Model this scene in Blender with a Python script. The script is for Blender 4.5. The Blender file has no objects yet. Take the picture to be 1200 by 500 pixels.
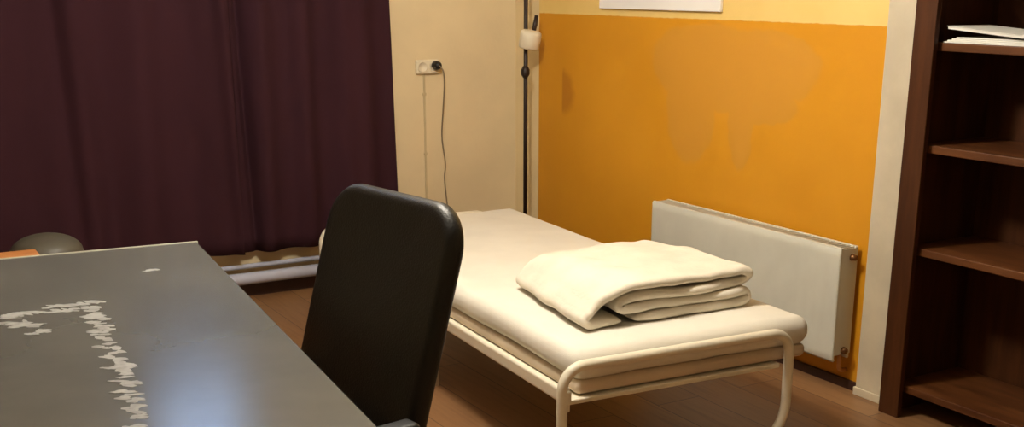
import bpy, bmesh, math, random
from mathutils import Vector, Matrix, noise
random.seed(7)
S = bpy.context.scene
COL = S.collection
R = math.radians
PI = math.pi

# ---------------------------------------------------------------- camera, world, exposure
F_PX = 1360.0
cam_data = bpy.data.cameras.new('camera')
cam = bpy.data.objects.new('camera', cam_data)
COL.objects.link(cam)
cam_data.sensor_width = 36.0
cam_data.lens = F_PX * 36.0 / 1200.0
cam_data.shift_y = 130.0 / 1200.0
cam_data.clip_start = 0.05
cam.location = (-3.196, -5.154, 1.45)
cam.rotation_euler = (R(90 - 16.312), 0, R(-30.419))
S.camera = cam

world = bpy.data.worlds.new('world')
S.world = world
world.use_nodes = True
bg = world.node_tree.nodes['Background']
bg.inputs[0].default_value = (0.42, 0.62, 1.0, 1)
bg.inputs[1].default_value = 12.5

LAMP_POS = (-1.85, -2.25, 2.28)
LAMP_GLOW = 232.0
LAMP_COLOR = (1.0, 0.925, 0.80)

S.view_settings.view_transform = 'Standard'
S.view_settings.look = 'None'
S.view_settings.gamma = 1.0
S.view_settings.use_curve_mapping = False
S.view_settings.exposure = 0.0

# ---------------------------------------------------------------- material helpers
def lin(c):
    return tuple(((v / 255) / 12.92 if v / 255 <= 0.04045 else ((v / 255 + 0.055) / 1.055) ** 2.4) for v in c)

class NT:
    def __init__(self, name):
        self.m = bpy.data.materials.new(name)
        self.m.use_nodes = True
        self.t = self.m.node_tree
        self.b = self.t.nodes['Principled BSDF']
    def n(self, kind, **kw):
        x = self.t.nodes.new(kind)
        for k, v in kw.items():
            setattr(x, k, v)
        return x
    def l(self, a, b):
        self.t.links.new(a, b)
    def val(self, sock, v):
        if isinstance(v, (int, float)):
            sock.default_value = v
        else:
            self.l(v, sock)
    def math(self, op, a, b=0.0, c=0.0, clamp=False):
        x = self.n('ShaderNodeMath', operation=op, use_clamp=clamp)
        for i, v in enumerate((a, b, c)):
            self.val(x.inputs[i], v)
        return x.outputs[0]
    def mix(self, f, a, b):
        x = self.n('ShaderNodeMix', data_type='RGBA')
        self.val(x.inputs[0], f)
        for i, v in ((6, a), (7, b)):
            if isinstance(v, tuple):
                x.inputs[i].default_value = v + (1,) if len(v) == 3 else v
            else:
                self.l(v, x.inputs[i])
        return x.outputs[2]
    def step(self, v, lo, hi):
        x = self.n('ShaderNodeMapRange', interpolation_type='SMOOTHSTEP')
        self.l(v, x.inputs[0])
        x.inputs[1].default_value = lo
        x.inputs[2].default_value = hi
        return x.outputs[0]
    def noise(self, vec, scale, detail=4, rough=0.55):
        x = self.n('ShaderNodeTexNoise')
        x.inputs['Scale'].default_value = scale
        x.inputs['Detail'].default_value = detail
        x.inputs['Roughness'].default_value = rough
        self.l(vec, x.inputs['Vector'])
        return x.outputs[0]
    def bump(self, h, strength, dist=0.01):
        x = self.n('ShaderNodeBump')
        x.inputs['Strength'].default_value = strength
        x.inputs['Distance'].default_value = dist
        self.l(h, x.inputs['Height'])
        self.l(x.outputs[0], self.b.inputs['Normal'])
    def coord(self):
        return self.n('ShaderNodeTexCoord').outputs['Object']

def mat(name, c, rough=0.6, var=0.06, scale=8.0, bump=0.0, bscale=120.0, metal=0.0, spec=0.5, stretch=(1, 1, 1), dark=None):
    k = NT(name)
    co = k.coord()
    mp = k.n('ShaderNodeMapping')
    mp.inputs['Scale'].default_value = stretch
    k.l(co, mp.inputs[0])
    nz = k.noise(mp.outputs[0], scale)
    base = lin(c)
    d = lin(dark) if dark else tuple(v * (1 - 2.2 * var) for v in base)
    hi = tuple(min(1, v * (1 + 1.2 * var)) for v in base)
    k.l(k.mix(k.step(nz, 0.3, 0.7), d, hi), k.b.inputs['Base Color'])
    k.b.inputs['Roughness'].default_value = rough
    k.b.inputs['Metallic'].default_value = metal
    k.b.inputs['Specular IOR Level'].default_value = spec
    if bump:
        k.bump(k.noise(mp.outputs[0], bscale, 3), bump, 0.004)
    return k.m

M = {}
M['beige_wall'] = mat('beige_wall', (222, 204, 166), 0.75, 0.03, 2.5, 0.15, 60)
M['ceiling'] = mat('ceiling_paint', (235, 228, 212), 0.85, 0.02, 2)
M['trim'] = mat('trim_paint', (196, 184, 160), 0.5, 0.05, 5, 0.1, 40)
M['dark_base'] = mat('dark_baseboard', (62, 36, 26), 0.5, 0.1, 6)
M['curtain'] = mat('curtain_cloth', (55, 30, 38), 0.9, 0.05, 2, 0.15, 500, spec=0.12, stretch=(2, 2, 0.5))
M['sheet'] = mat('sheet_cloth', (224, 219, 207), 0.85, 0.02, 5, 0.25, 350, spec=0.2)
M['pad'] = mat('base_pad_cloth', (214, 196, 174), 0.9, 0.04, 6, 0.2, 300, spec=0.2)
M['duvet'] = mat('duvet_cotton', (226, 218, 202), 0.9, 0.03, 9, 0.5, 60, spec=0.15)
M['white_metal'] = mat('white_enamel', (226, 218, 198), 0.35, 0.02, 6)
M['radiator'] = mat('radiator_enamel', (208, 206, 192), 0.4, 0.03, 4)
M['pipe'] = mat('pipe_paint_blue_lit', (186, 192, 214), 0.22, 0.03, 5)  # blue of the window daylight is put into the white pipe colour
M['leather'] = mat('black_leather', (9, 9, 9), 0.40, 0.1, 14, 0.3, 220, spec=0.36)
M['black_plastic'] = mat('black_plastic', (14, 14, 15), 0.45, 0.08, 10)
M['chrome'] = mat('chrome', (170, 170, 172), 0.2, 0.03, 4, metal=1.0)
M['desk_edge'] = mat('desk_edge_highlight', (168, 164, 150), 0.35, 0.04, 8)  # pale tone paints the highlight along the far desk edge
M['desk_leg'] = mat('desk_leg_metal', (92, 92, 92), 0.4, 0.05, 8, metal=0.6)
M['wear'] = mat('worn_white_marks', (142, 142, 140), 0.6, 0.12, 40)
M['paper'] = mat('white_paper', (226, 224, 216), 0.8, 0.02, 6)
M['poster'] = mat('white_board', (236, 232, 228), 0.55, 0.015, 3)
M['brass_cap'] = mat('dull_brass', (120, 84, 50), 0.4, 0.08, 10, metal=0.7)
M['lamp_black'] = mat('lamp_black', (38, 22, 17), 0.5, 0.1, 10)
M['lamp_white'] = mat('lamp_white', (224, 214, 192), 0.5, 0.03, 10)
M['socket'] = mat('socket_plastic', (226, 214, 188), 0.4, 0.03, 10)
M['cord_grey'] = mat('grey_cord', (128, 112, 88), 0.6, 0.06, 10)
M['conduit'] = mat('painted_conduit', (196, 178, 140), 0.6, 0.05, 10)
M['bin'] = mat('olive_grey_plastic', (72, 68, 58), 0.5, 0.06, 10)
M['window_frame'] = mat('window_paint', (230, 228, 222), 0.4, 0.03, 6)
M['brushed'] = mat('copper_pipe_paint', (196, 140, 80), 0.4, 0.05, 8)

def wood(name, c1, c2, rough=0.4, stretch=(2, 30, 30), bump=0.05, spec=0.5):
    k = NT(name)
    mp = k.n('ShaderNodeMapping')
    mp.inputs['Scale'].default_value = stretch
    k.l(k.coord(), mp.inputs[0])
    a = k.noise(mp.outputs[0], 1.2, 8, 0.65)
    k.l(k.mix(k.step(a, 0.32, 0.68), lin(c1), lin(c2)), k.b.inputs['Base Color'])
    k.b.inputs['Roughness'].default_value = rough
    k.b.inputs['Specular IOR Level'].default_value = spec
    k.bump(a, bump, 0.003)
    return k.m
M['dark_wood'] = wood('dark_stained_wood', (54, 26, 9), (76, 42, 17), 0.5, (14, 14, 1.5), spec=0.25)
M['shelf_wood'] = wood('shelf_wood', (68, 36, 15), (100, 60, 30), 0.45, (14, 1.5, 14), spec=0.3)
M['pine'] = wood('orange_pine', (160, 100, 52), (196, 134, 78), 0.45, (2, 14, 14))

def desk_mat():
    k = NT('grey_desk_laminate')
    co = k.coord()
    a = k.noise(co, 3, 5)
    k.l(k.mix(k.step(a, 0.3, 0.7), lin((82, 83, 80)), lin((92, 92, 88))), k.b.inputs['Base Color'])
    b = k.noise(co, 9, 6)
    r = k.n('ShaderNodeMapRange')
    k.l(b, r.inputs[0])
    r.inputs[3].default_value = 0.19
    r.inputs[4].default_value = 0.26
    k.l(r.outputs[0], k.b.inputs['Roughness'])
    return k.m
M['desk'] = desk_mat()

def floor_mat():
    k = NT('laminate_floor')
    co = k.coord()
    mp = k.n('ShaderNodeMapping')
    mp.inputs['Rotation'].default_value = (0, 0, R(90))
    k.l(co, mp.inputs[0])
    br = k.n('ShaderNodeTexBrick')
    br.offset = 0.37
    br.inputs['Scale'].default_value = 1.0
    br.inputs['Brick Width'].default_value = 1.25
    br.inputs['Row Height'].default_value = 0.19
    br.inputs['Mortar Size'].default_value = 0.0018
    br.inputs['Color1'].default_value = lin((148, 110, 74)) + (1,)
    br.inputs['Color2'].default_value = lin((130, 94, 62)) + (1,)
    br.inputs['Mortar'].default_value = lin((66, 42, 28)) + (1,)
    k.l(mp.outputs[0], br.inputs['Vector'])
    m2 = k.n('ShaderNodeMapping')
    m2.inputs['Scale'].default_value = (26, 1.6, 1)
    k.l(co, m2.inputs[0])
    g = k.noise(m2.outputs[0], 1.5, 8, 0.65)
    c = k.mix(k.math('MULTIPLY', k.step(g, 0.42, 0.72), 0.45), br.outputs[0], lin((92, 58, 36)))
    k.l(c, k.b.inputs['Base Color'])
    k.b.inputs['Roughness'].default_value = 0.4
    k.bump(g, 0.06, 0.002)
    return k.m
M['floor'] = floor_mat()

def right_wall_mat():
    k = NT('orange_and_cream_wall')
    co = k.coord()
    sp = k.n('ShaderNodeSeparateXYZ')
    k.l(co, sp.inputs[0])
    w1 = k.math('MULTIPLY', k.math('SUBTRACT', k.noise(co, 5.0, 3), 0.5), 0.11)
    n2 = k.n('ShaderNodeVectorMath', operation='ADD')
    k.l(co, n2.inputs[0])
    n2.inputs[1].default_value = (7, 3, 11)
    w2 = k.math('MULTIPLY', k.math('SUBTRACT', k.noise(n2.outputs[0], 5.0, 3), 0.5), 0.11)
    Y, Z = sp.outputs[1], sp.outputs[2]
    y = k.math('ADD', Y, w1)
    z = k.math('ADD', Z, w2)
    def ell(cy, cz, ry, rz, soft=0.06, yy=y, zz=z):
        a = k.math('DIVIDE', k.math('SUBTRACT', yy, cy), ry)
        b = k.math('DIVIDE', k.math('SUBTRACT', zz, cz), rz)
        d = k.math('SQRT', k.math('ADD', k.math('MULTIPLY', a, a), k.math('MULTIPLY', b, b)))
        return k.step(d, 1 + soft, 1 - soft)
    parts = [ell(-1.50, 1.14, 0.46, 0.155), ell(-1.28, 1.14, 0.30, 0.15), ell(-1.72, 1.15, 0.27, 0.135), ell(-1.25, 0.95, 0.16, 0.24),
             ell(-1.57, 0.92, 0.07, 0.20), ell(-1.62, 1.0, 0.26, 0.075), ell(-1.5, 1.08, 0.36, 0.11)]
    blob = parts[0]
    for p in parts[1:]:
        blob = k.math('MAXIMUM', blob, p)
    n = k.noise(co, 2.2, 4)
    orange = k.mix(k.step(n, 0.3, 0.7), lin((203, 139, 22)), lin((210, 146, 28)))
    orange = k.mix(k.math('MULTIPLY', blob, 0.55), orange, lin((196, 141, 56)))
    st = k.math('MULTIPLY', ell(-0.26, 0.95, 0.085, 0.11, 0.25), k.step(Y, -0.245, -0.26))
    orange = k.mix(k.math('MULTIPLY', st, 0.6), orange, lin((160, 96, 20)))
    # faint pale rubbed line down the left of the orange
    cream = k.mix(k.step(k.noise(co, 3, 3), 0.3, 0.7), lin((224, 190, 112)), lin((230, 197, 122)))
    strip = lin((226, 205, 162))
    zz = k.math('ADD', Z, k.math('MULTIPLY', k.math('SUBTRACT', k.noise(co, 30, 2), 0.5), 0.006))
    c = k.mix(k.step(zz, 1.312, 1.316), orange, cream)
    low = k.math('MULTIPLY', k.step(Y, -0.036, -0.030), 1.0)
    c = k.mix(low, c, strip)
    k.l(c, k.b.inputs['Base Color'])
    k.b.inputs['Roughness'].default_value = 0.55
    k.b.inputs['Specular IOR Level'].default_value = 0.35
    k.bump(k.noise(co, 70, 3), 0.12, 0.003)
    return k.m
M['right_wall'] = right_wall_mat()

def glass_mat():
    k = NT('window_glass')
    k.b.inputs['Transmission Weight'].default_value = 1.0
    k.b.inputs['Roughness'].default_value = 0.0
    k.b.inputs['IOR'].default_value = 1.02
    k.b.inputs['Base Color'].default_value = (1, 1, 1, 1)
    return k.m
M['glass'] = glass_mat()

def glow_mat():
    k = NT('lamp_globe')
    k.b.inputs['Base Color'].default_value = (0.9, 0.85, 0.75, 1)
    k.b.inputs['Emission Color'].default_value = LAMP_COLOR + (1,)
    k.b.inputs['Emission Strength'].default_value = LAMP_GLOW
    return k.m
M['globe'] = glow_mat()

# ---------------------------------------------------------------- mesh helpers
def finish(name, bm, m, parent=None, smooth=False, loc=None):
    me = bpy.data.meshes.new(name)
    bmesh.ops.recalc_face_normals(bm, faces=bm.faces)
    bm.to_mesh(me)
    bm.free()
    for x in (m if isinstance(m, (list, tuple)) else [m]):
        me.materials.append(x)
    if smooth:
        for p in me.polygons:
            p.use_smooth = True
    o = bpy.data.objects.new(name, me)
    COL.objects.link(o)
    if parent:
        o.parent = parent
    if loc:
        o.location = loc
    return o

def thing(name, label, cat, loc=(0, 0, 0), rz=0.0, group=None):
    o = bpy.data.objects.new(name, None)
    o.empty_display_size = 0.1
    COL.objects.link(o)
    o.location = loc
    o.rotation_euler = (0, 0, rz)
    return tag(o, label, cat, group)

def tag(o, label, cat, group=None):
    o['label'] = label
    o['category'] = cat
    if group:
        o['group'] = group
    return o

def struct(name, bm, m, smooth=False):
    o = finish(name, bm, m, None, smooth)
    o['kind'] = 'structure'
    return o

def box(bm, x0, x1, y0, y1, z0, z1, bev=0.0, seg=2, mi=0):
    vs = [bm.verts.new((x, y, z)) for x in (x0, x1) for y in (y0, y1) for z in (z0, z1)]
    fs = [bm.faces.new([vs[i] for i in f]) for f in ((0, 1, 3, 2), (4, 6, 7, 5), (0, 4, 5, 1), (2, 3, 7, 6), (0, 2, 6, 4), (1, 5, 7, 3))]
    for f in fs:
        f.material_index = mi
    if bev:
        es = list({e for f in fs for e in f.edges})
        r = bmesh.ops.bevel(bm, geom=es, offset=bev, segments=seg, affect='EDGES', profile=0.5)
        for f in r['faces']:
            f.material_index = mi
    return bm

def rings(bm, rs, closed=False, cap=True):
    """loft closed rings of points"""
    vr = [[bm.verts.new(p) for p in r] for r in rs]
    n = len(vr[0])
    m = len(vr)
    for i in range(m if closed else m - 1):
        a, b = vr[i], vr[(i + 1) % m]
        for j in range(n):
            bm.faces.new((a[j], a[(j + 1) % n], b[(j + 1) % n], b[j]))
    if cap and not closed:
        bm.faces.new(vr[0])
        bm.faces.new(list(reversed(vr[-1])))
    return vr

def tube(bm, pts, r, seg=12, closed=False):
    pts = [Vector(p) for p in pts]
    n = len(pts)
    out = []
    up = None
    for i, p in enumerate(pts):
        if closed:
            t = pts[(i + 1) % n] - pts[i - 1]
        else:
            t = pts[min(i + 1, n - 1)] - pts[max(i - 1, 0)]
        t.normalize()
        if up is None:
            up = Vector((0, 0, 1)) if abs(t.z) < 0.9 else Vector((1, 0, 0))
        up = (up - t * up.dot(t)).normalized()
        s = t.cross(up)
        rr = r[i] if isinstance(r, (list, tuple)) else r
        out.append([p + (up * math.cos(a) + s * math.sin(a)) * rr for a in [2 * PI * j / seg for j in range(seg)]])
    rings(bm, out, closed)
    return bm

def lathe(bm, prof, c=(0, 0, 0), seg=32, axis='z'):
    out = []
    for r, h in prof:
        ring = []
        for j in range(seg):
            a = 2 * PI * j / seg
            p = (max(r, 1e-4) * math.cos(a), max(r, 1e-4) * math.sin(a), h)
            if axis == 'x':
                p = (p[2], p[0], p[1])
            elif axis == 'y':
                p = (p[0], p[2], p[1])
            ring.append((p[0] + c[0], p[1] + c[1], p[2] + c[2]))
        out.append(ring)
    rings(bm, out)
    return bm

def arc_path(corners, radii, n=8, closed=False):
    """polyline with filleted corners"""
    P = [Vector(c) for c in corners]
    out = []
    N = len(P)
    for i, p in enumerate(P):
        if not closed and i in (0, N - 1):
            out.append(p)
            continue
        a, b = P[i - 1], P[(i + 1) % N]
        r = radii[i]
        u, v = (a - p).normalized(), (b - p).normalized()
        ang = u.angle(v)
        if r <= 0 or ang > PI - 1e-3:
            out.append(p)
            continue
        d = r / math.tan(ang / 2)
        s, e = p + u * d, p + v * d
        c = p + (u + v).normalized() * (r / math.sin(ang / 2))
        for k in range(n + 1):
            q = s.lerp(e, k / n) - c
            # slerp on the arc
            w = (s - c)
            x = (e - c)
            th = w.angle(x)
            f = k / n
            out.append(c + (w * math.sin((1 - f) * th) + x * math.sin(f * th)) / math.sin(th))
    return out

def axis_coords(s, r, n):
    h = s / 2
    i = h - r
    edge = [i + r * math.tan(PI / 4 * k / 4) for k in range(1, 5)]
    mid = [-i + 2 * i * k / n for k in range(n + 1)]
    return [-e for e in reversed(edge)] + mid + edge

def rbox(bm, c, s, r, n, fn=None):
    """dense rounded box, fn(p) displaces"""
    ax = [axis_coords(s[i], r, n[i]) for i in range(3)]
    inn = [s[i] / 2 - r for i in range(3)]
    cache = {}
    def V(q):
        key = tuple(round(v, 6) for v in q)
        if key in cache:
            return cache[key]
        a = Vector([max(-inn[i], min(inn[i], q[i])) for i in range(3)])
        d = Vector(q) - a
        if d.length > 1e-9:
            d = d.normalized() * r
        p = a + d + Vector(c)
        if fn:
            p = fn(p)
        cache[key] = bm.verts.new(p)
        return cache[key]
    for k in range(3):
        u, v = [(1, 2), (0, 2), (0, 1)][k]
        for sgn in (-1, 1):
            for i in range(len(ax[u]) - 1):
                for j in range(len(ax[v]) - 1):
                    q = []
                    for (a, b) in ((i, j), (i + 1, j), (i + 1, j + 1), (i, j + 1)):
                        t = [0, 0, 0]
                        t[k] = sgn * s[k] / 2
                        t[u] = ax[u][a]
                        t[v] = ax[v][b]
                        q.append(V(t))
                    bm.faces.new(q)
    return bm

def rrect(w, h, r, n=10):
    """outline of a rounded rectangle; r = (bl, br, tr, tl)"""
    out = []
    for (sx, sy, a0, rr) in ((1, -1, -90, r[1]), (1, 1, 0, r[2]), (-1, 1, 90, r[3]), (-1, -1, 180, r[0])):
        cx, cy = sx * (w / 2 - rr), sy * (h / 2 - rr)
        for k in range(n + 1):
            a = R(a0 + 90 * k / n)
            out.append((cx + rr * math.cos(a), cy + rr * math.sin(a)))
    return out

def pad(bm, w, h, r, t, bulge, place):
    """puffy upholstered panel: outline in (u,v), thickness along d; place(u,v,d) -> point"""
    o = rrect(w, h, r)
    rs = []
    e = t / 2
    front = [(0.02, bulge), (0.3, bulge * 0.95), (0.55, bulge * 0.78), (0.75, bulge * 0.5), (0.88, bulge * 0.2)]
    def ring(k, d, inset=0):
        out = []
        for (u, v) in o:
            L = math.hypot(u, v)
            f = max(0, (L - inset) / L) * k
            out.append(place(u * f, v * f, d))
        return out
    for k, d in front:
        rs.append(ring(k, e + d, e))
    for a in range(0, 9):
        th = R(90 - 180 * a / 8)
        rs.append(ring(1, e * math.sin(th), e * (1 - math.cos(th))))
    for k, d in reversed(front):
        rs.append(ring(k, -e - d * 0.6, e))
    rings(bm, rs)
    return bm

def cr(points, n=8):
    P = [Vector(p) for p in points]
    P = [P[0]] + P + [P[-1]]
    out = []
    for i in range(1, len(P) - 2):
        for k in range(n):
            t = k / n
            a, b, c, d = P[i - 1], P[i], P[i + 1], P[i + 2]
            out.append(0.5 * ((2 * b) + (c - a) * t + (2 * a - 5 * b + 4 * c - d) * t * t + (3 * b - a - 3 * c + d) * t ** 3))
    out.append(P[-2])
    return out

B = bmesh.new

# ---------------------------------------------------------------- the room
WX = -0.03       # face of the orange wall
WY = 0.20        # face of the window wall
XL, YB, ZC = -5.0, -6.3, 2.6
struct('floor', box(B(), XL, 0.5, YB, WY, -0.08, 0.0), M['floor'])
struct('ceiling', box(B(), XL, 0.5, YB, WY, ZC, ZC + 0.08), M['ceiling'])
struct('wall_right', box(B(), WX, 0.5, -2.455, WY, 0, ZC), M['right_wall'])
struct('wall_alcove', box(B(), 0.30, 0.5, YB, -2.455, 0, ZC), M['beige_wall'])
struct('wall_left', box(B(), XL - 0.1, XL, YB, WY + 0.16, 0, ZC), M['beige_wall'])
struct('wall_front', box(B(), XL - 0.1, 0.5, YB - 0.1, YB, 0, ZC), M['beige_wall'])
# window wall with its opening
WX0, WX1, WZ0, WZ1 = -2.06, -1.54, 0.85, 2.42
bm = B()
box(bm, XL, WX0, WY, WY + 0.16, -0.08, ZC + 0.08)
box(bm, WX1, 0.5, WY, WY + 0.16, -0.08, ZC + 0.08)
box(bm, WX0, WX1, WY, WY + 0.16, -0.08, WZ0)
box(bm, WX0, WX1, WY, WY + 0.16, WZ1, ZC + 0.08)
struct('wall_back', bm, M['beige_wall'])
bm = B()
for (a, b, c, d) in ((WX0, WX1, WZ0, WZ0 + 0.06), (WX0, WX1, WZ1 - 0.05, WZ1), (WX0, WX0 + 0.06, WZ0, WZ1), (WX1 - 0.06, WX1, WZ0, WZ1),
                     (-1.808, -1.792, WZ0, WZ1)):
    box(bm, a, b, WY + 0.06, WY + 0.12, c, d, 0.006)
win = struct('window_1', bm, M['window_frame'])
gl = finish('window_pane', box(B(), WX0 + 0.04, WX1 - 0.04, WY + 0.085, WY + 0.091, WZ0 + 0.04, WZ1 - 0.03), M['glass'], win)
struct('trim_1', box(box(B(), -0.06, WX, -2.445, -2.31, 0, ZC, 0.006), -0.066, WX, -2.450, -2.305, 0, 0.03, 0.003), M['trim'])
struct('baseboard_right', box(B(), WX - 0.012, WX, -2.30, WY - 0.014, 0, 0.035, 0.003), M['dark_base'])
struct('baseboard_back', box(B(), XL, WX - 0.0, WY - 0.014, WY, 0, 0.075, 0.004), M['dark_base'])

# ceiling lamp that lights the room
lt = thing('ceiling_lamp', 'round glowing ceiling lamp hanging above the bed', 'lamp', (LAMP_POS[0], LAMP_POS[1], 0))
bm = lathe(B(), [(0, ZC), (0.06, ZC), (0.055, ZC - 0.04), (0.012, ZC - 0.05), (0.012, LAMP_POS[2] + 0.14), (0.04, LAMP_POS[2] + 0.135), (0.04, LAMP_POS[2] + 0.11), (0, LAMP_POS[2] + 0.11)])
finish('canopy', bm, M['white_metal'], lt, True)
bm = lathe(B(), [(0.125 * math.sin(PI * k / 16), LAMP_POS[2] - 0.125 * math.cos(PI * k / 16)) for k in range(17)])
gb = finish('globe', bm, M['globe'], lt, True)

# ---------------------------------------------------------------- curtains
def curtain(name, x0, x1, y0, z0, z1, folds, amp, seed, label, flare=0.0, deep=()):
    bm = B()
    nx, nz = int((x1 - x0) / 0.008), 26
    rnd = random.Random(seed)
    ph = [rnd.uniform(0, 6.28) for _ in range(4)]
    g = []
    for j in range(nz + 1):
        v = j / nz                       # 0 at the bottom
        z = z0 + (z1 - z0) * v
        row = []
        for i in range(nx + 1):
            u = i / nx
            x = x0 + (x1 - x0) * u + flare * (1 - v) * (u - 0.4)
            drift = 0.25 * math.sin(2.1 * v + ph[3])
            s = math.sin(2 * PI * folds * u + ph[0] + drift + 0.9 * math.sin(2 * PI * folds * 0.37 * u + ph[1]))
            s2 = math.sin(2 * PI * folds * 2.3 * u + ph[2] + 0.5 * v)
            a = amp * (0.65 + 0.5 * math.sin(2 * PI * 1.3 * u + ph[1]) ** 2)
            y = y0 + a * s + 0.10 * amp * s2 + 0.006 * noise.noise((x * 9, v * 3, seed))
            for (xd, w, dp) in deep:
                xs = xd + 0.05 * (1 - v)
                y += dp * math.exp(-((x - xs) / w) ** 2)
            zz = z 
            row.append(bm.verts.new((x, y, zz)))
        g.append(row)
    for j in range(nz):
        for i in range(nx):
            bm.faces.new((g[j][i], g[j][i + 1], g[j + 1][i + 1], g[j + 1][i]))
    t = thing(name, label, 'curtain')
    o = finish('cloth', bm, M['curtain'], t, True)
    md = o.modifiers.new('thickness', 'SOLIDIFY')
    md.thickness = 0.003
    # header hem
    return t
CT = 2.02
c1 = curtain('curtain', -1.575, -0.790, 0.122, 0.228, CT, 3.4, 0.027, 3, 'dark plum curtain panel nearest the beige wall with the socket', 0.06, ((-1.545, 0.020, 0.035),))
c2 = curtain('curtain', -4.3, -1.580, 0.125, 0.232, CT, 8.5, 0.027, 11, 'wide dark plum curtain panel hanging behind the grey desk', 0.0, ((-1.63, 0.03, -0.03), (-2.33, 0.04, 0.03)))
rod = thing('curtain_rod', 'dark curtain rod carrying both plum curtains', 'curtain rod')
finish('rod', tube(B(), [(-4.5, 0.14, CT + 0.022), (-0.7, 0.14, CT + 0.022)], 0.013, 14), M['lamp_black'], rod, True)
for x in (-4.42, -2.6, -0.75):
    finish('bracket', box(B(), x - 0.01, x + 0.01, 0.14, WY, CT + 0.012, CT + 0.032, 0.003), M['lamp_black'], rod)

# pipes along the foot of the window wall
pp = thing('heating_pipe', 'thick glossy white heating pipe running under the plum curtains', 'pipe')
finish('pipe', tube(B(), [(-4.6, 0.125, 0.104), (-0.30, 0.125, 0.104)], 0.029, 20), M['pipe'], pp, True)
for x in (-4.0, -2.9, -1.95, -0.75):
    finish('pipe_clip', tube(B(), [(x, 0.125 + 0.032 * math.cos(a), 0.104 + 0.032 * math.sin(a)) for a in [2 * PI * k / 20 for k in range(20)]], 0.005, 8, True), M['white_metal'], pp, True)
    finish('pipe_bracket', box(B(), x - 0.008, x + 0.008, 0.152, WY, 0.098, 0.110), M['white_metal'], pp)
pq = thing('thin_pipe', 'thin white pipe on the wall just above the thick pipe', 'pipe')
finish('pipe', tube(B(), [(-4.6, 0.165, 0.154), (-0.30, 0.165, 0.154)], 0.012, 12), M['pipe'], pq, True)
for x in (-3.5, -1.2):
    finish('pipe_clip', box(B(), x - 0.008, x + 0.008, 0.165, WY, 0.138, 0.144), M['white_metal'], pq)

# ---------------------------------------------------------------- bed
BR = -R(3.7)
BED = (-1.01, -1.46, 0)
bed = thing('bed_frame', 'white tubular metal single bed frame with rounded foot end', 'bed', BED, BR)
HW, HL = 0.41, 1.10
def bow(y, inner):
    pts = [(-HW + 0.2, y, 0.018), (-HW, y, 0.018), (-HW, y, 0.405), (HW, y, 0.405), (HW, y, 0.018), (-HW + 0.2, y, 0.018)]
    c = [(-HW, y, 0.016), (-HW, y, 0.405), (HW, y, 0.405), (HW, y, 0.016)]
    return arc_path(c, [0.16, 0.07, 0.07, 0.16], 10, True)
finish('foot_bow', tube(B(), bow(-HL, 1), 0.016, 16, True), M['white_metal'], bed, True)
finish('head_bow', tube(B(), bow(HL, 1), 0.019, 16, True), M['white_metal'], bed, True)
x = -0.385
finish('side_rail', box(B(), x - 0.012, x + 0.012, -HL + 0.005, HL - 0.005, 0.285, 0.330, 0.008, 3), M['white_metal'], bed)
for e in (-1, 1):
    finish('rail_bracket', box(B(), x - 0.026, x + 0.010, e * (HL - 0.02) - 0.008, e * (HL - 0.02) + 0.012, 0.262, 0.340, 0.005), M['white_metal'], bed)
finish('base_board', box(B(), -0.373, 0.395, -HL + 0.022, HL - 0.022, 0.280, 0.2955, 0.004), M['white_metal'], bed)
for s_ in (-1, 1):
    finish('middle_leg', tube(B(), [(s_ * 0.34, 0, 0.28), (s_ * 0.34, 0, 0.0)], 0.014, 12), M['white_metal'], bed, True)

def mat_noise(amp, sc, seed):
    def fn(p):
        q = p.copy()
        n = noise.noise((p.x * sc, p.y * sc * 0.7, p.z * 6 + seed)) + 0.5 * noise.noise((p.x * sc * 2.7, p.y * sc * 1.9, p.z * 9 + seed))
        q.z += amp * n
        q.x += amp * 0.6 * noise.noise((p.y * sc * 2, p.z * 14, seed + 4))
        q.y += amp * 0.6 * noise.noise((p.x * sc * 2, p.z * 14, seed + 9))
        return q
    return fn
mt = thing('mattress', 'cream sheeted mattress lying on the white bed frame', 'mattress', BED, BR)
rbox_bm = rbox(B(), (0.085, -0.01, 0.387), (0.87, 2.13, 0.094), 0.042, (24, 60, 3), mat_noise(0.004, 4.5, 2))
finish('fitted_sheet', rbox_bm, M['sheet'], mt, True)
finish('base_pad', rbox(B(), (0.085, -0.01, 0.3205), (0.85, 2.11, 0.044), 0.018, (14, 40, 2), mat_noise(0.0007, 5, 8)), M['pad'], mt, True)

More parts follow.
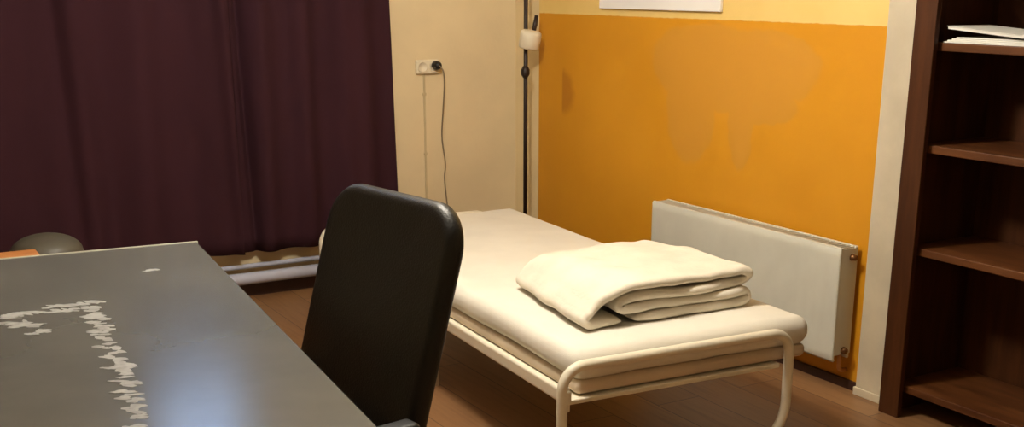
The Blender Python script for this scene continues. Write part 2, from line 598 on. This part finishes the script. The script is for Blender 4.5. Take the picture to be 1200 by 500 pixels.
# folded duvet
def duvet():
    t0 = 0.0150
    D = 0.58
    ctl = [(-0.19, 0.017), (-0.245, 0.016), (-0.290, 0.018), (-0.309, 0.034), (-0.296, 0.052), (-0.272, 0.072), (-0.245, 0.098), (-0.205, 0.118), (-0.14, 0.124), (-0.05, 0.123), (0.06, 0.122), (0.20, 0.119),
           (0.258, 0.123), (0.284, 0.105), (0.260, 0.083), (0.16, 0.083), (0.0, 0.082), (-0.15, 0.082),
           (-0.195, 0.067), (-0.16, 0.050), (0.0, 0.049), (0.18, 0.049), (0.268, 0.048),
           (0.292, 0.033), (0.268, 0.017), (0.15, 0.016), (0.0, 0.016), (-0.14, 0.016)]
    cen = [Vector(p) for p in cr([(x, 0, z) for x, z in ctl], 9)]
    n = len(cen)
    nor = []
    for i in range(n):
        t = (cen[min(i + 1, n - 1)] - cen[max(i - 1, 0)]).normalized()
        nor.append(Vector((-t.z, 0, t.x)))
    MM = 60
    bm = B()
    rs = []
    for j in range(MM + 1):
        f = -1 + 2 * j / MM
        f = math.copysign(1 - (1 - abs(f)) ** 1.5, f)
        e = min(1.0, (1 - abs(f)) / 0.055)
        k = math.sqrt(max(0.015, 1 - (1 - e) ** 2))
        def P(i, side):
            a = i / (n - 1)
            end = min(1.0, (min(i, n - 1 - i) + 0.6) / 5.0)
            th = t0 * k * math.sqrt(end) * (1 + 0.18 * noise.noise((cen[i].x * 7, f * 3, a * 9)))
            q = cen[i] + nor[i] * side * th
            yy = f * D / 2 + 0.020 * noise.noise((a * 14, 3.1, 4)) + 0.008 * noise.noise((q.x * 9, a * 21, 1))
            hh = min(1, q.z / 0.06)
            wob = 0.010 * noise.noise((q.x * 4.5 + 3, yy * 4.5, 1.0)) * hh + 0.005 * noise.noise((q.x * 13, yy * 11, a * 5)) * hh
            z = q.z * (1 - 0.12 * max(0, f) - 0.05 * f * f) + wob
            lean = 0.040 * f * min(1.0, max(0.0, (0.15 - q.x) / 0.45))
            return Vector((q.x + lean + 0.010 * noise.noise((yy * 6, a * 4, 2)), yy, max(0.0008, z)))
        rs.append([P(i, 1) for i in range(n)] + [P(i, -1) for i in range(n - 1, -1, -1)])
    vr = rings(bm, rs, False, False)
    for ring in (vr[0], vr[-1]):
        for i in range(n - 1):
            bm.faces.new((ring[i], ring[i + 1], ring[2 * n - 2 - i], ring[2 * n - 1 - i]))
    return bm
dv = thing('folded_duvet', 'cream cotton duvet folded in layers on the foot half of the bed', 'duvet', (-0.935, -2.075, 0.4365), BR + R(2))
finish('folded_cloth', duvet(), M['duvet'], dv, True)

# ---------------------------------------------------------------- radiator
rad = thing('radiator', 'white panel radiator mounted on the orange wall beside the bed', 'radiator')
RX0, RX1 = -0.135, -0.05
RY0, RY1, RZ0, RZ1 = -2.262, -1.155, 0.125, 0.545
bm = B()
ny = 150
zs = [RZ0, RZ0 + 0.006, RZ0 + 0.03, RZ0 + 0.045, RZ0 + 0.055, RZ1 - 0.055, RZ1 - 0.045, RZ1 - 0.03, RZ1 - 0.006, RZ1]
g = []
for i in range(ny + 1):
    y = RY0 + (RY1 - RY0) * i / ny
    row = []
    for kz, z in enumerate(zs):
        inside = 1.0 if 4 <= kz <= 5 else (0.6 if kz in (3, 6) else 0.0)
        ed = min(1, max(0, (min(y - RY0, RY1 - y) - 0.02) / 0.01))
        d = inside * ed * 0.0016 * (0.5 + 0.5 * math.cos(2 * PI * (y - RY0) / 0.05))
        x = RX0 + (0.005 if kz in (0, len(zs) - 1) else 0.0) + d * 0.6
        row.append(bm.verts.new((x, y, z)))
    g.append(row)
for i in range(ny):
    for kz in range(len(zs) - 1):
        bm.faces.new((g[i][kz], g[i + 1][kz], g[i + 1][kz + 1], g[i][kz + 1]))
o = finish('front_panel', bm, M['radiator'], rad, True)
md = o.modifiers.new('thickness', 'SOLIDIFY')
md.thickness = 0.010
md.offset = 0
finish('back_panel', box(B(), RX1 - 0.012, RX1, RY0 + 0.004, RY1 - 0.004, RZ0, RZ1 - 0.01, 0.004), M['radiator'], rad)
bm = B()
box(bm, RX0 + 0.004, RX1, RY0 + 0.002, RY0 + 0.006, RZ0 + 0.02, RZ1 - 0.003)
finish('side_cover', bm, M['radiator'], rad)
finish('side_cover', box(B(), RX0 + 0.004, RX1, RY1 - 0.006, RY1 - 0.002, RZ0 + 0.02, RZ1 - 0.003), M['radiator'], rad)
bm = B()
box(bm, RX0 - 0.003, RX0 + 0.012, RY0, RY1, RZ1 - 0.006, RZ1 + 0.004, 0.003)
box(bm, RX1 - 0.014, RX1, RY0, RY1, RZ1 - 0.006, RZ1 + 0.004, 0.003)
for k in range(54):
    y = RY0 + 0.012 + k * (RY1 - RY0 - 0.024) / 53
    box(bm, RX0 + 0.01, RX1 - 0.01, y - 0.003, y + 0.003, RZ1 - 0.004, RZ1 + 0.002)
finish('top_grille', bm, M['radiator'], rad)
for k in range(2):
    y = (RY0 + 0.2, RY1 - 0.2)[k]
    finish('wall_bracket', box(B(), RX1 + 0.0005, WX - 0.0005, y - 0.02, y + 0.02, 0.2, 0.48), M['radiator'], rad)
finish('bleed_valve', lathe(B(), [(0, -0.018), (0.010, -0.018), (0.012, -0.006), (0.014, 0), (0, 0.0)], (-0.078, RY0 + 0.001, RZ1 - 0.035), 16, 'y'), M['brass_cap'], rad, True)
finish('end_plug', lathe(B(), [(0, -0.014), (0.011, -0.014), (0.014, 0), (0, 0.0)], (-0.085, RY0 + 0.001, RZ0 + 0.035), 16, 'y'), M['brass_cap'], rad, True)
finish('feed_pipe', tube(B(), arc_path([(-0.07, RY0 + 0.03, RZ0 + 0.03), (-0.07, RY0 + 0.03, 0.07), (WX - 0.002, RY0 + 0.03, 0.07)], [0, 0.02, 0], 6), 0.008, 12), M['brushed'], rad, True)

# ---------------------------------------------------------------- white board on the wall
ps = thing('poster_board', 'large white board hung on the cream wall above the orange paint', 'board', (WX, -1.01, 1.345))
finish('board', box(B(), -0.016, -0.001, -0.422, 0.43, 0.0, 0.62, 0.003), M['poster'], ps)
finish('hanger', box(B(), -0.004, 0.0, -0.02, 0.02, 0.60, 0.645, 0.001), M['brass_cap'], ps)

# ---------------------------------------------------------------- bookcase
KX, KY0, KY1, KH = -0.12, -3.55, -2.478, 2.05
bc = thing('bookcase', 'tall dark brown wooden bookcase standing in the alcove', 'bookcase', ((KX + 0.26) / 2, (KY0 + KY1) / 2, 0))
ox, oy = bc.location.x, bc.location.y
def kb(bm, x0, x1, y0, y1, z0, z1, bev=0.003):
    return box(bm, x0 - ox, x1 - ox, y0 - oy, y1 - oy, z0, z1, bev)
kb_x1 = 0.26
bm = kb(B(), KX + 0.0225, kb_x1, KY1 - 0.028, KY1, 0, KH)
kb(bm, KX, KX + 0.022, KY1 - 0.085, KY1, 0, KH)
finish('side_panel', bm, M['dark_wood'], bc)
bm = kb(B(), KX + 0.0225, kb_x1, KY0, KY0 + 0.028, 0, KH)
kb(bm, KX, KX + 0.022, KY0, KY0 + 0.075, 0, KH)
finish('side_panel', bm, M['dark_wood'], bc)
finish('back_panel', kb(B(), kb_x1 - 0.012, kb_x1, KY0 + 0.02, KY1 - 0.02, 0.06, KH), M['dark_wood'], bc)
finish('top_panel', kb(B(), KX - 0.01, kb_x1, KY0 - 0.008, KY1 + 0.004, KH, KH + 0.03), M['dark_wood'], bc)
SHELF_Z = (0.112, 0.60, 0.945, 1.272, 1.66)
for z in SHELF_Z:
    finish('shelf', kb(B(), KX + 0.035, kb_x1 - 0.012, KY0 + 0.028, KY1 - 0.028, z - 0.026, z), M['shelf_wood'], bc)

# papers on the upper shelf
def sheet(bm, x0, x1, y0, y1, z, th, curl, seed, mi=0):
    n = 18
    a, b = [], []
    for i in range(n + 1):
        u = i / n
        y = y0 + (y1 - y0) * u
        zz = z + curl(u)
        a.append([bm.verts.new((x, y, zz)) for x in (x0, x1)])
        b.append([bm.verts.new((x, y, zz + th)) for x in (x0, x1)])
    for i in range(n):
        for (p, q, r, s) in ((a[i][0], a[i + 1][0], a[i + 1][1], a[i][1]), (b[i][0], b[i][1], b[i + 1][1], b[i + 1][0]),
                             (a[i][0], b[i][0], b[i + 1][0], a[i + 1][0]), (a[i][1], a[i + 1][1], b[i + 1][1], b[i][1])):
            bm.faces.new((p, q, r, s))
    for i in (0, n):
        bm.faces.new((a[i][0], a[i][1], b[i][1], b[i][0]))
PZ = 1.272
pst = thing('paper_stack', 'low stack of white papers lying flat on the bookcase shelf', 'papers', (0.02, -2.80, PZ))
for k in range(4):
    bm = B()
    sheet(bm, -0.10 + 0.006 * k, 0.11 - 0.004 * k, -0.20 - 0.008 * (k % 2), 0.235 - 0.012 * k, 0.001 + 0.0045 * k, 0.0038, lambda u: 0.0, k)
    finish('sheets', bm, M['paper'], pst)
mg = thing('magazine', 'white magazine curling up at one end on top of the paper stack', 'magazine', (0.02, -2.83, PZ + 0.0195))
bm = B()
sheet(bm, -0.10, 0.10, -0.16, 0.25, 0.0, 0.008, lambda u: 0.024 * max(0, (u - 0.12) / 0.88) ** 1.2, 2)
finish('pages', bm, M['paper'], mg)
bm = B()
sheet(bm, -0.102, 0.102, -0.162, 0.253, 0.008, 0.0015, lambda u: 0.024 * max(0, (u - 0.12) / 0.88) ** 1.2, 2)
finish('cover', bm, M['paper'], mg)

# ---------------------------------------------------------------- floor lamp in the corner
fl = thing('floor_lamp', 'thin dark floor lamp with small white spot in the room corner', 'lamp', (-0.150, -0.10, 0))
finish('base', lathe(B(), [(0, 0), (0.105, 0), (0.108, 0.008), (0.10, 0.018), (0.03, 0.026), (0.014, 0.04), (0, 0.04)]), M['lamp_black'], fl, True)
finish('pole', tube(B(), [(0, 0, 0.03), (0, 0, 1.78)], 0.0105, 16), M['lamp_black'], fl, True)
finish('uplight_bowl', lathe(B(), [(0, 1.76), (0.03, 1.765), (0.085, 1.80), (0.11, 1.85), (0.105, 1.85), (0.08, 1.808), (0, 1.775)]), M['lamp_white'], fl, True)
hd = finish('spot_head', lathe(B(), [(0, -0.035), (0.044, -0.035), (0.052, -0.028), (0.054, 0.03), (0.050, 0.046), (0.036, 0.054), (0, 0.056)], (0, 0, 0), 28), M['lamp_white'], fl, True)
hd.location = (-0.002, -0.042, 1.182)
hd.rotation_euler = (R(8), R(6), 0)
finish('spot_arm', tube(B(), [(0.018, -0.045, 1.225), (0.026, -0.045, 1.26), (0.036, -0.042, 1.305)], [0.010, 0.012, 0.009], 12), M['lamp_black'], fl, True)
finish('dimmer_knob', lathe(B(), [(0, -0.03), (0.012, -0.028), (0.022, -0.012), (0.022, 0.01), (0.012, 0.028), (0, 0.03)], (-0.014, -0.02, 1.035), 16), M['lamp_black'], fl, True)

# ---------------------------------------------------------------- sockets, plug, cord
sk = thing('wall_socket', 'double cream wall socket on the beige wall', 'socket', (-0.55, WY, 1.055))
finish('plate', rbox(B(), (0, -0.010, 0), (0.130, 0.020, 0.070), 0.008, (4, 2, 3)), M['socket'], sk, True)
for s in (-1, 1):
    finish('outlet', lathe(B(), [(0, -0.020), (0.021, -0.020), (0.023, -0.024), (0.026, -0.024), (0.027, -0.019), (0, -0.019)], (s * 0.033, -0.0015, 0), 24, 'y'), M['socket'], sk, True)
pl = thing('power_plug', 'black plug in the socket with grey cord trailing down', 'plug', (-0.512, WY - 0.024, 1.062))
finish('plug_body', lathe(B(), [(0, -0.045), (0.010, -0.045), (0.018, -0.036), (0.022, -0.02), (0.022, 0.0), (0, 0.0)], (0, 0, 0), 20, 'y'), M['black_plastic'], pl, True)
finish('cord', tube(B(), cr([(0, -0.043, 0), (0.018, -0.052, -0.03), (0.030, -0.035, -0.10), (0.034, -0.01, -0.22), (0.036, 0.012, -0.36), (0.052, 0.010, -0.50), (0.048, 0.014, -0.58), (0.064, 0.016, -0.74), (0.07, 0.016, -0.9), (0.07, 0.014, -1.03)]), 0.0036, 8), M['cord_grey'], pl, True)
cd = thing('cable_conduit', 'thin painted cable line running down from the socket to the floor', 'cable')
finish('conduit', box(B(), -0.572, -0.562, WY - 0.007, WY, 0.16, 1.02, 0.002), M['conduit'], cd)
for z in (0.3, 0.62, 0.92):
    finish('clip', box(B(), -0.576, -0.558, WY - 0.009, WY, z - 0.006, z + 0.006, 0.002), M['conduit'], cd)

# ---------------------------------------------------------------- desk
DR = R(-5.25)                            # the right edge swings towards -x as it nears
DESK_C = Vector((-2.322, -1.87, 0))      # far right corner
dk = thing('desk', 'grey topped desk with white worn marks in the foreground', 'desk', DESK_C, DR)
DW, DL, DZ = 0.86, 1.78, 0.74
bm = B()
box(bm, -DW, 0, -DL, -0.004, DZ - 0.030, DZ, 0.003)
# worn patches: thin irregular flakes lying on the surface
inv = Matrix.Translation(DESK_C) @ Matrix.Rotation(DR, 4, 'Z')
inv = inv.inverted()
rw = random.Random(5)
def flake(wx, wy, L, W, ang):
    p = inv @ Vector((wx, wy, 0))
    vs = []
    n = 11
    for k in range(n):
        a = 2 * PI * k / n
        r = 1 + rw.uniform(-0.25, 0.25)
        u, v = math.cos(a) * L * r, math.sin(a) * W * r
        vs.append((p.x + u * math.cos(ang) - v * math.sin(ang), p.y + u * math.sin(ang) + v * math.cos(ang)))
    zz = DZ + 0.0004 + rw.uniform(0, 0.0002)
    top = [bm.verts.new((x, y, zz)) for x, y in vs]
    bot = [bm.verts.new((x, y, DZ - 0.001)) for x, y in vs]
    f = bm.faces.new(top)
    f.material_index = 1
    for k in range(n):
        f = bm.faces.new((top[k], bot[k], bot[(k + 1) % n], top[(k + 1) % n]))
        f.material_index = 1
def trail(pts, spread, num, L, W, ang):
    for i in range(num):
        t = (i + rw.random()) / num * (len(pts) - 1)
        k = min(int(t), len(pts) - 2)
        f = t - k
        x = pts[k][0] + (pts[k + 1][0] - pts[k][0]) * f + rw.gauss(0, spread[0])
        y = pts[k][1] + (pts[k + 1][1] - pts[k][1]) * f + rw.gauss(0, spread[1])
        flake(x, y, L * rw.uniform(0.6, 1.3), W * rw.uniform(0.6, 1.3), ang + rw.gauss(0, 0.35))
trail([(-2.735, -2.43), (-2.742, -2.56), (-2.752, -2.70), (-2.768, -2.90), (-2.785, -3.07), (-2.81, -3.27), (-2.83, -3.45)], (0.010, 0.012), 95, 0.015, 0.009, -0.44)
trail([(-2.905, -2.44), (-2.84, -2.43)], (0.008, 0.006), 16, 0.020, 0.007, -0.44)
trail([(-2.82, -2.405), (-2.705, -2.41)], (0.008, 0.006), 20, 0.018, 0.007, -0.44)
trail([(-2.815, -2.45), (-2.765, -2.455)], (0.006, 0.006), 10, 0.016, 0.006, -0.44)
trail([(-2.895, -2.50), (-2.865, -2.56)], (0.010, 0.010), 14, 0.016, 0.007, -0.44)
trail([(-2.882, -2.60), (-2.845, -2.60)], (0.006, 0.005), 8, 0.016, 0.006, -0.44)
trail([(-2.96, -2.50), (-2.915, -2.49)], (0.006, 0.004), 7, 0.018, 0.005, -0.44)
trail([(-2.74, -2.93), (-2.79, -2.93)], (0.008, 0.008), 8, 0.016, 0.006, -0.44)
trail([(-2.528, -2.158), (-2.505, -2.15)], (0.004, 0.004), 4, 0.011, 0.006, -0.44)
finish('desktop', bm, [M['desk'], M['wear']], dk)
bm = B()
box(bm, -DW, 0.004, -0.004, 0.004, DZ - 0.030, DZ + 0.002, 0.002)
finish('back_edge_highlight', bm, M['desk_edge'], dk)  # thin raised strip, its pale colour standing in for the edge highlight
for (x, y) in ((-0.06, -0.08), (-DW + 0.06, -0.08), (-0.06, -DL + 0.08), (-DW + 0.06, -DL + 0.08)):
    lg = finish('leg', box(B(), x - 0.025, x + 0.025, y - 0.025, y + 0.025, 0.012, DZ - 0.03, 0.004), M['desk_leg'], dk)
    finish('foot', lathe(B(), [(0, 0), (0.022, 0), (0.024, 0.013), (0, 0.013)], (x, y, 0), 16), M['black_plastic'], lg, True)
bm = B()
box(bm, -DW + 0.07, -0.07, -0.09, -0.07, DZ - 0.08, DZ - 0.03)
finish('cross_rail', box(B(), -DW + 0.07, -0.07, -DL + 0.07, -DL + 0.09, DZ - 0.08, DZ - 0.03), M['desk_leg'], dk)
finish('cross_rail', bm, M['desk_leg'], dk)

# ---------------------------------------------------------------- office chair
CR = R(9)
ch = thing('office_chair', 'black leather office chair pushed up to the grey desk', 'chair', (-2.445, -2.845, 0), CR)
rec = R(12)
BW, BH = 0.50, 0.62
def place_back(u, v, d):
    # u across (+y), v up, d towards the sitter (-x)
    cz = 0.70
    curve = 0.10 * (u / BW) ** 2 * BW * 1.2
    lum = 0.018 * math.cos((v + 0.12) / BH * 5.0)
    dd = d + curve + lum
    x = 0.275 + v * math.sin(rec) - dd * math.cos(rec)
    z = cz + v * math.cos(rec) + dd * math.sin(rec)
    return (x, u, z)
finish('backrest', pad(B(), BW, BH, (0.09, 0.09, 0.10, 0.10), 0.055, 0.012, place_back), M['leather'], ch, True)
def place_seat(u, v, d):
    return (-0.03 - v, u, 0.455 + d - 0.03 * max(0, v - 0.1))
finish('seat', pad(B(), 0.48, 0.46, (0.07, 0.07, 0.1, 0.1), 0.07, 0.012, place_seat), M['leather'], ch, True)
for s in (-1, 1):
    y = s * 0.285
    ar = finish('armrest', rbox(B(), (0.03, y, 0.565), (0.30, 0.055, 0.032), 0.014, (8, 3, 2)), M['black_plastic'], ch, True)
    finish('arm_support', tube(B(), arc_path([(0.12, y, 0.555), (0.10, y, 0.43), (0.02, s * 0.15, 0.415)], [0, 0.05, 0], 6), 0.016, 12), M['black_plastic'], ar, True)
finish('back_bar', tube(B(), arc_path([(0.0, 0, 0.405), (0.25, 0, 0.405), (0.312, 0, 0.62)], [0, 0.06, 0], 8), 0.020, 12), M['black_plastic'], ch, True)
finish('gas_column', lathe(B(), [(0, 0.09), (0.028, 0.09), (0.028, 0.26), (0.02, 0.262), (0.02, 0.40), (0.075, 0.402), (0.075, 0.418), (0, 0.418)], (0, 0, 0), 20), M['black_plastic'], ch, True)
for k in range(5):
    a = 2 * PI * k / 5 + 0.3
    d = Vector((math.cos(a), math.sin(a), 0))
    lg = finish('base_leg', tube(B(), [d * 0.015 + Vector((0, 0, 0.115)), d * 0.14 + Vector((0, 0, 0.105)), d * 0.275 + Vector((0, 0, 0.078))], [0.028, 0.022, 0.015], 12), M['black_plastic'], ch, True)
    bm = B()
    pd = Vector((-d.y, d.x, 0))
    c = d * 0.275 + Vector((0, 0, 0.027))
    for s in (-1, 1):
        tube(bm, [c + pd * (s * 0.008), c + pd * (s * 0.026)], 0.027, 18)
    tube(bm, [c - pd * 0.03, c + pd * 0.03], 0.006, 8)
    tube(bm, [c + Vector((0, 0, 0.0)), c + Vector((0, 0, 0.056))], 0.007, 8)
    finish('caster', bm, M['black_plastic'], lg, True)

# ---------------------------------------------------------------- things behind the desk
cb = thing('pine_cabinet', 'orange pine cabinet peeping over the back edge of the desk', 'cabinet', (-2.90, -1.545, 0), 0)
finish('top_board', box(B(), -0.24, 0.215, -0.20, 0.20, 0.630, 0.660, 0.005), M['pine'], cb)
bm = B()
box(bm, -0.22, -0.20, -0.18, 0.18, 0.0, 0.627)
box(bm, 0.18, 0.20, -0.18, 0.18, 0.0, 0.627)
box(bm, -0.20, 0.18, -0.18, -0.165, 0.05, 0.627)
box(bm, -0.20, 0.18, -0.165, 0.18, 0.06, 0.08)
finish('body', bm, M['pine'], cb)
for z in (0.09, 0.36):
    dr = finish('door', box(B(), -0.196, 0.176, 0.166, 0.184, z, z + 0.26, 0.004), M['pine'], cb)
    finish('knob', lathe(B(), [(0, 0.018), (0.008, 0.018), (0.008, 0.03), (0.016, 0.036), (0.012, 0.046), (0, 0.048)], (-0.01, 0.166, z + 0.14), 16, 'y'), M['pine'], dr, True)
bn = thing('waste_bin', 'olive grey round bin with a domed lid behind the desk', 'bin', (-2.575, -0.80, 0))
finish('bucket', lathe(B(), [(0, 0), (0.095, 0), (0.10, 0.01), (0.118, 0.50), (0.122, 0.505), (0.122, 0.515), (0, 0.515)]), M['bin'], bn, True)
finish('lid', lathe(B(), [(0.124, 0.505), (0.126, 0.53)] + [(0.124 * math.cos(PI / 2 * k / 10), 0.532 + 0.065 * math.sin(PI / 2 * k / 10)) for k in range(11)]), M['bin'], bn, True)
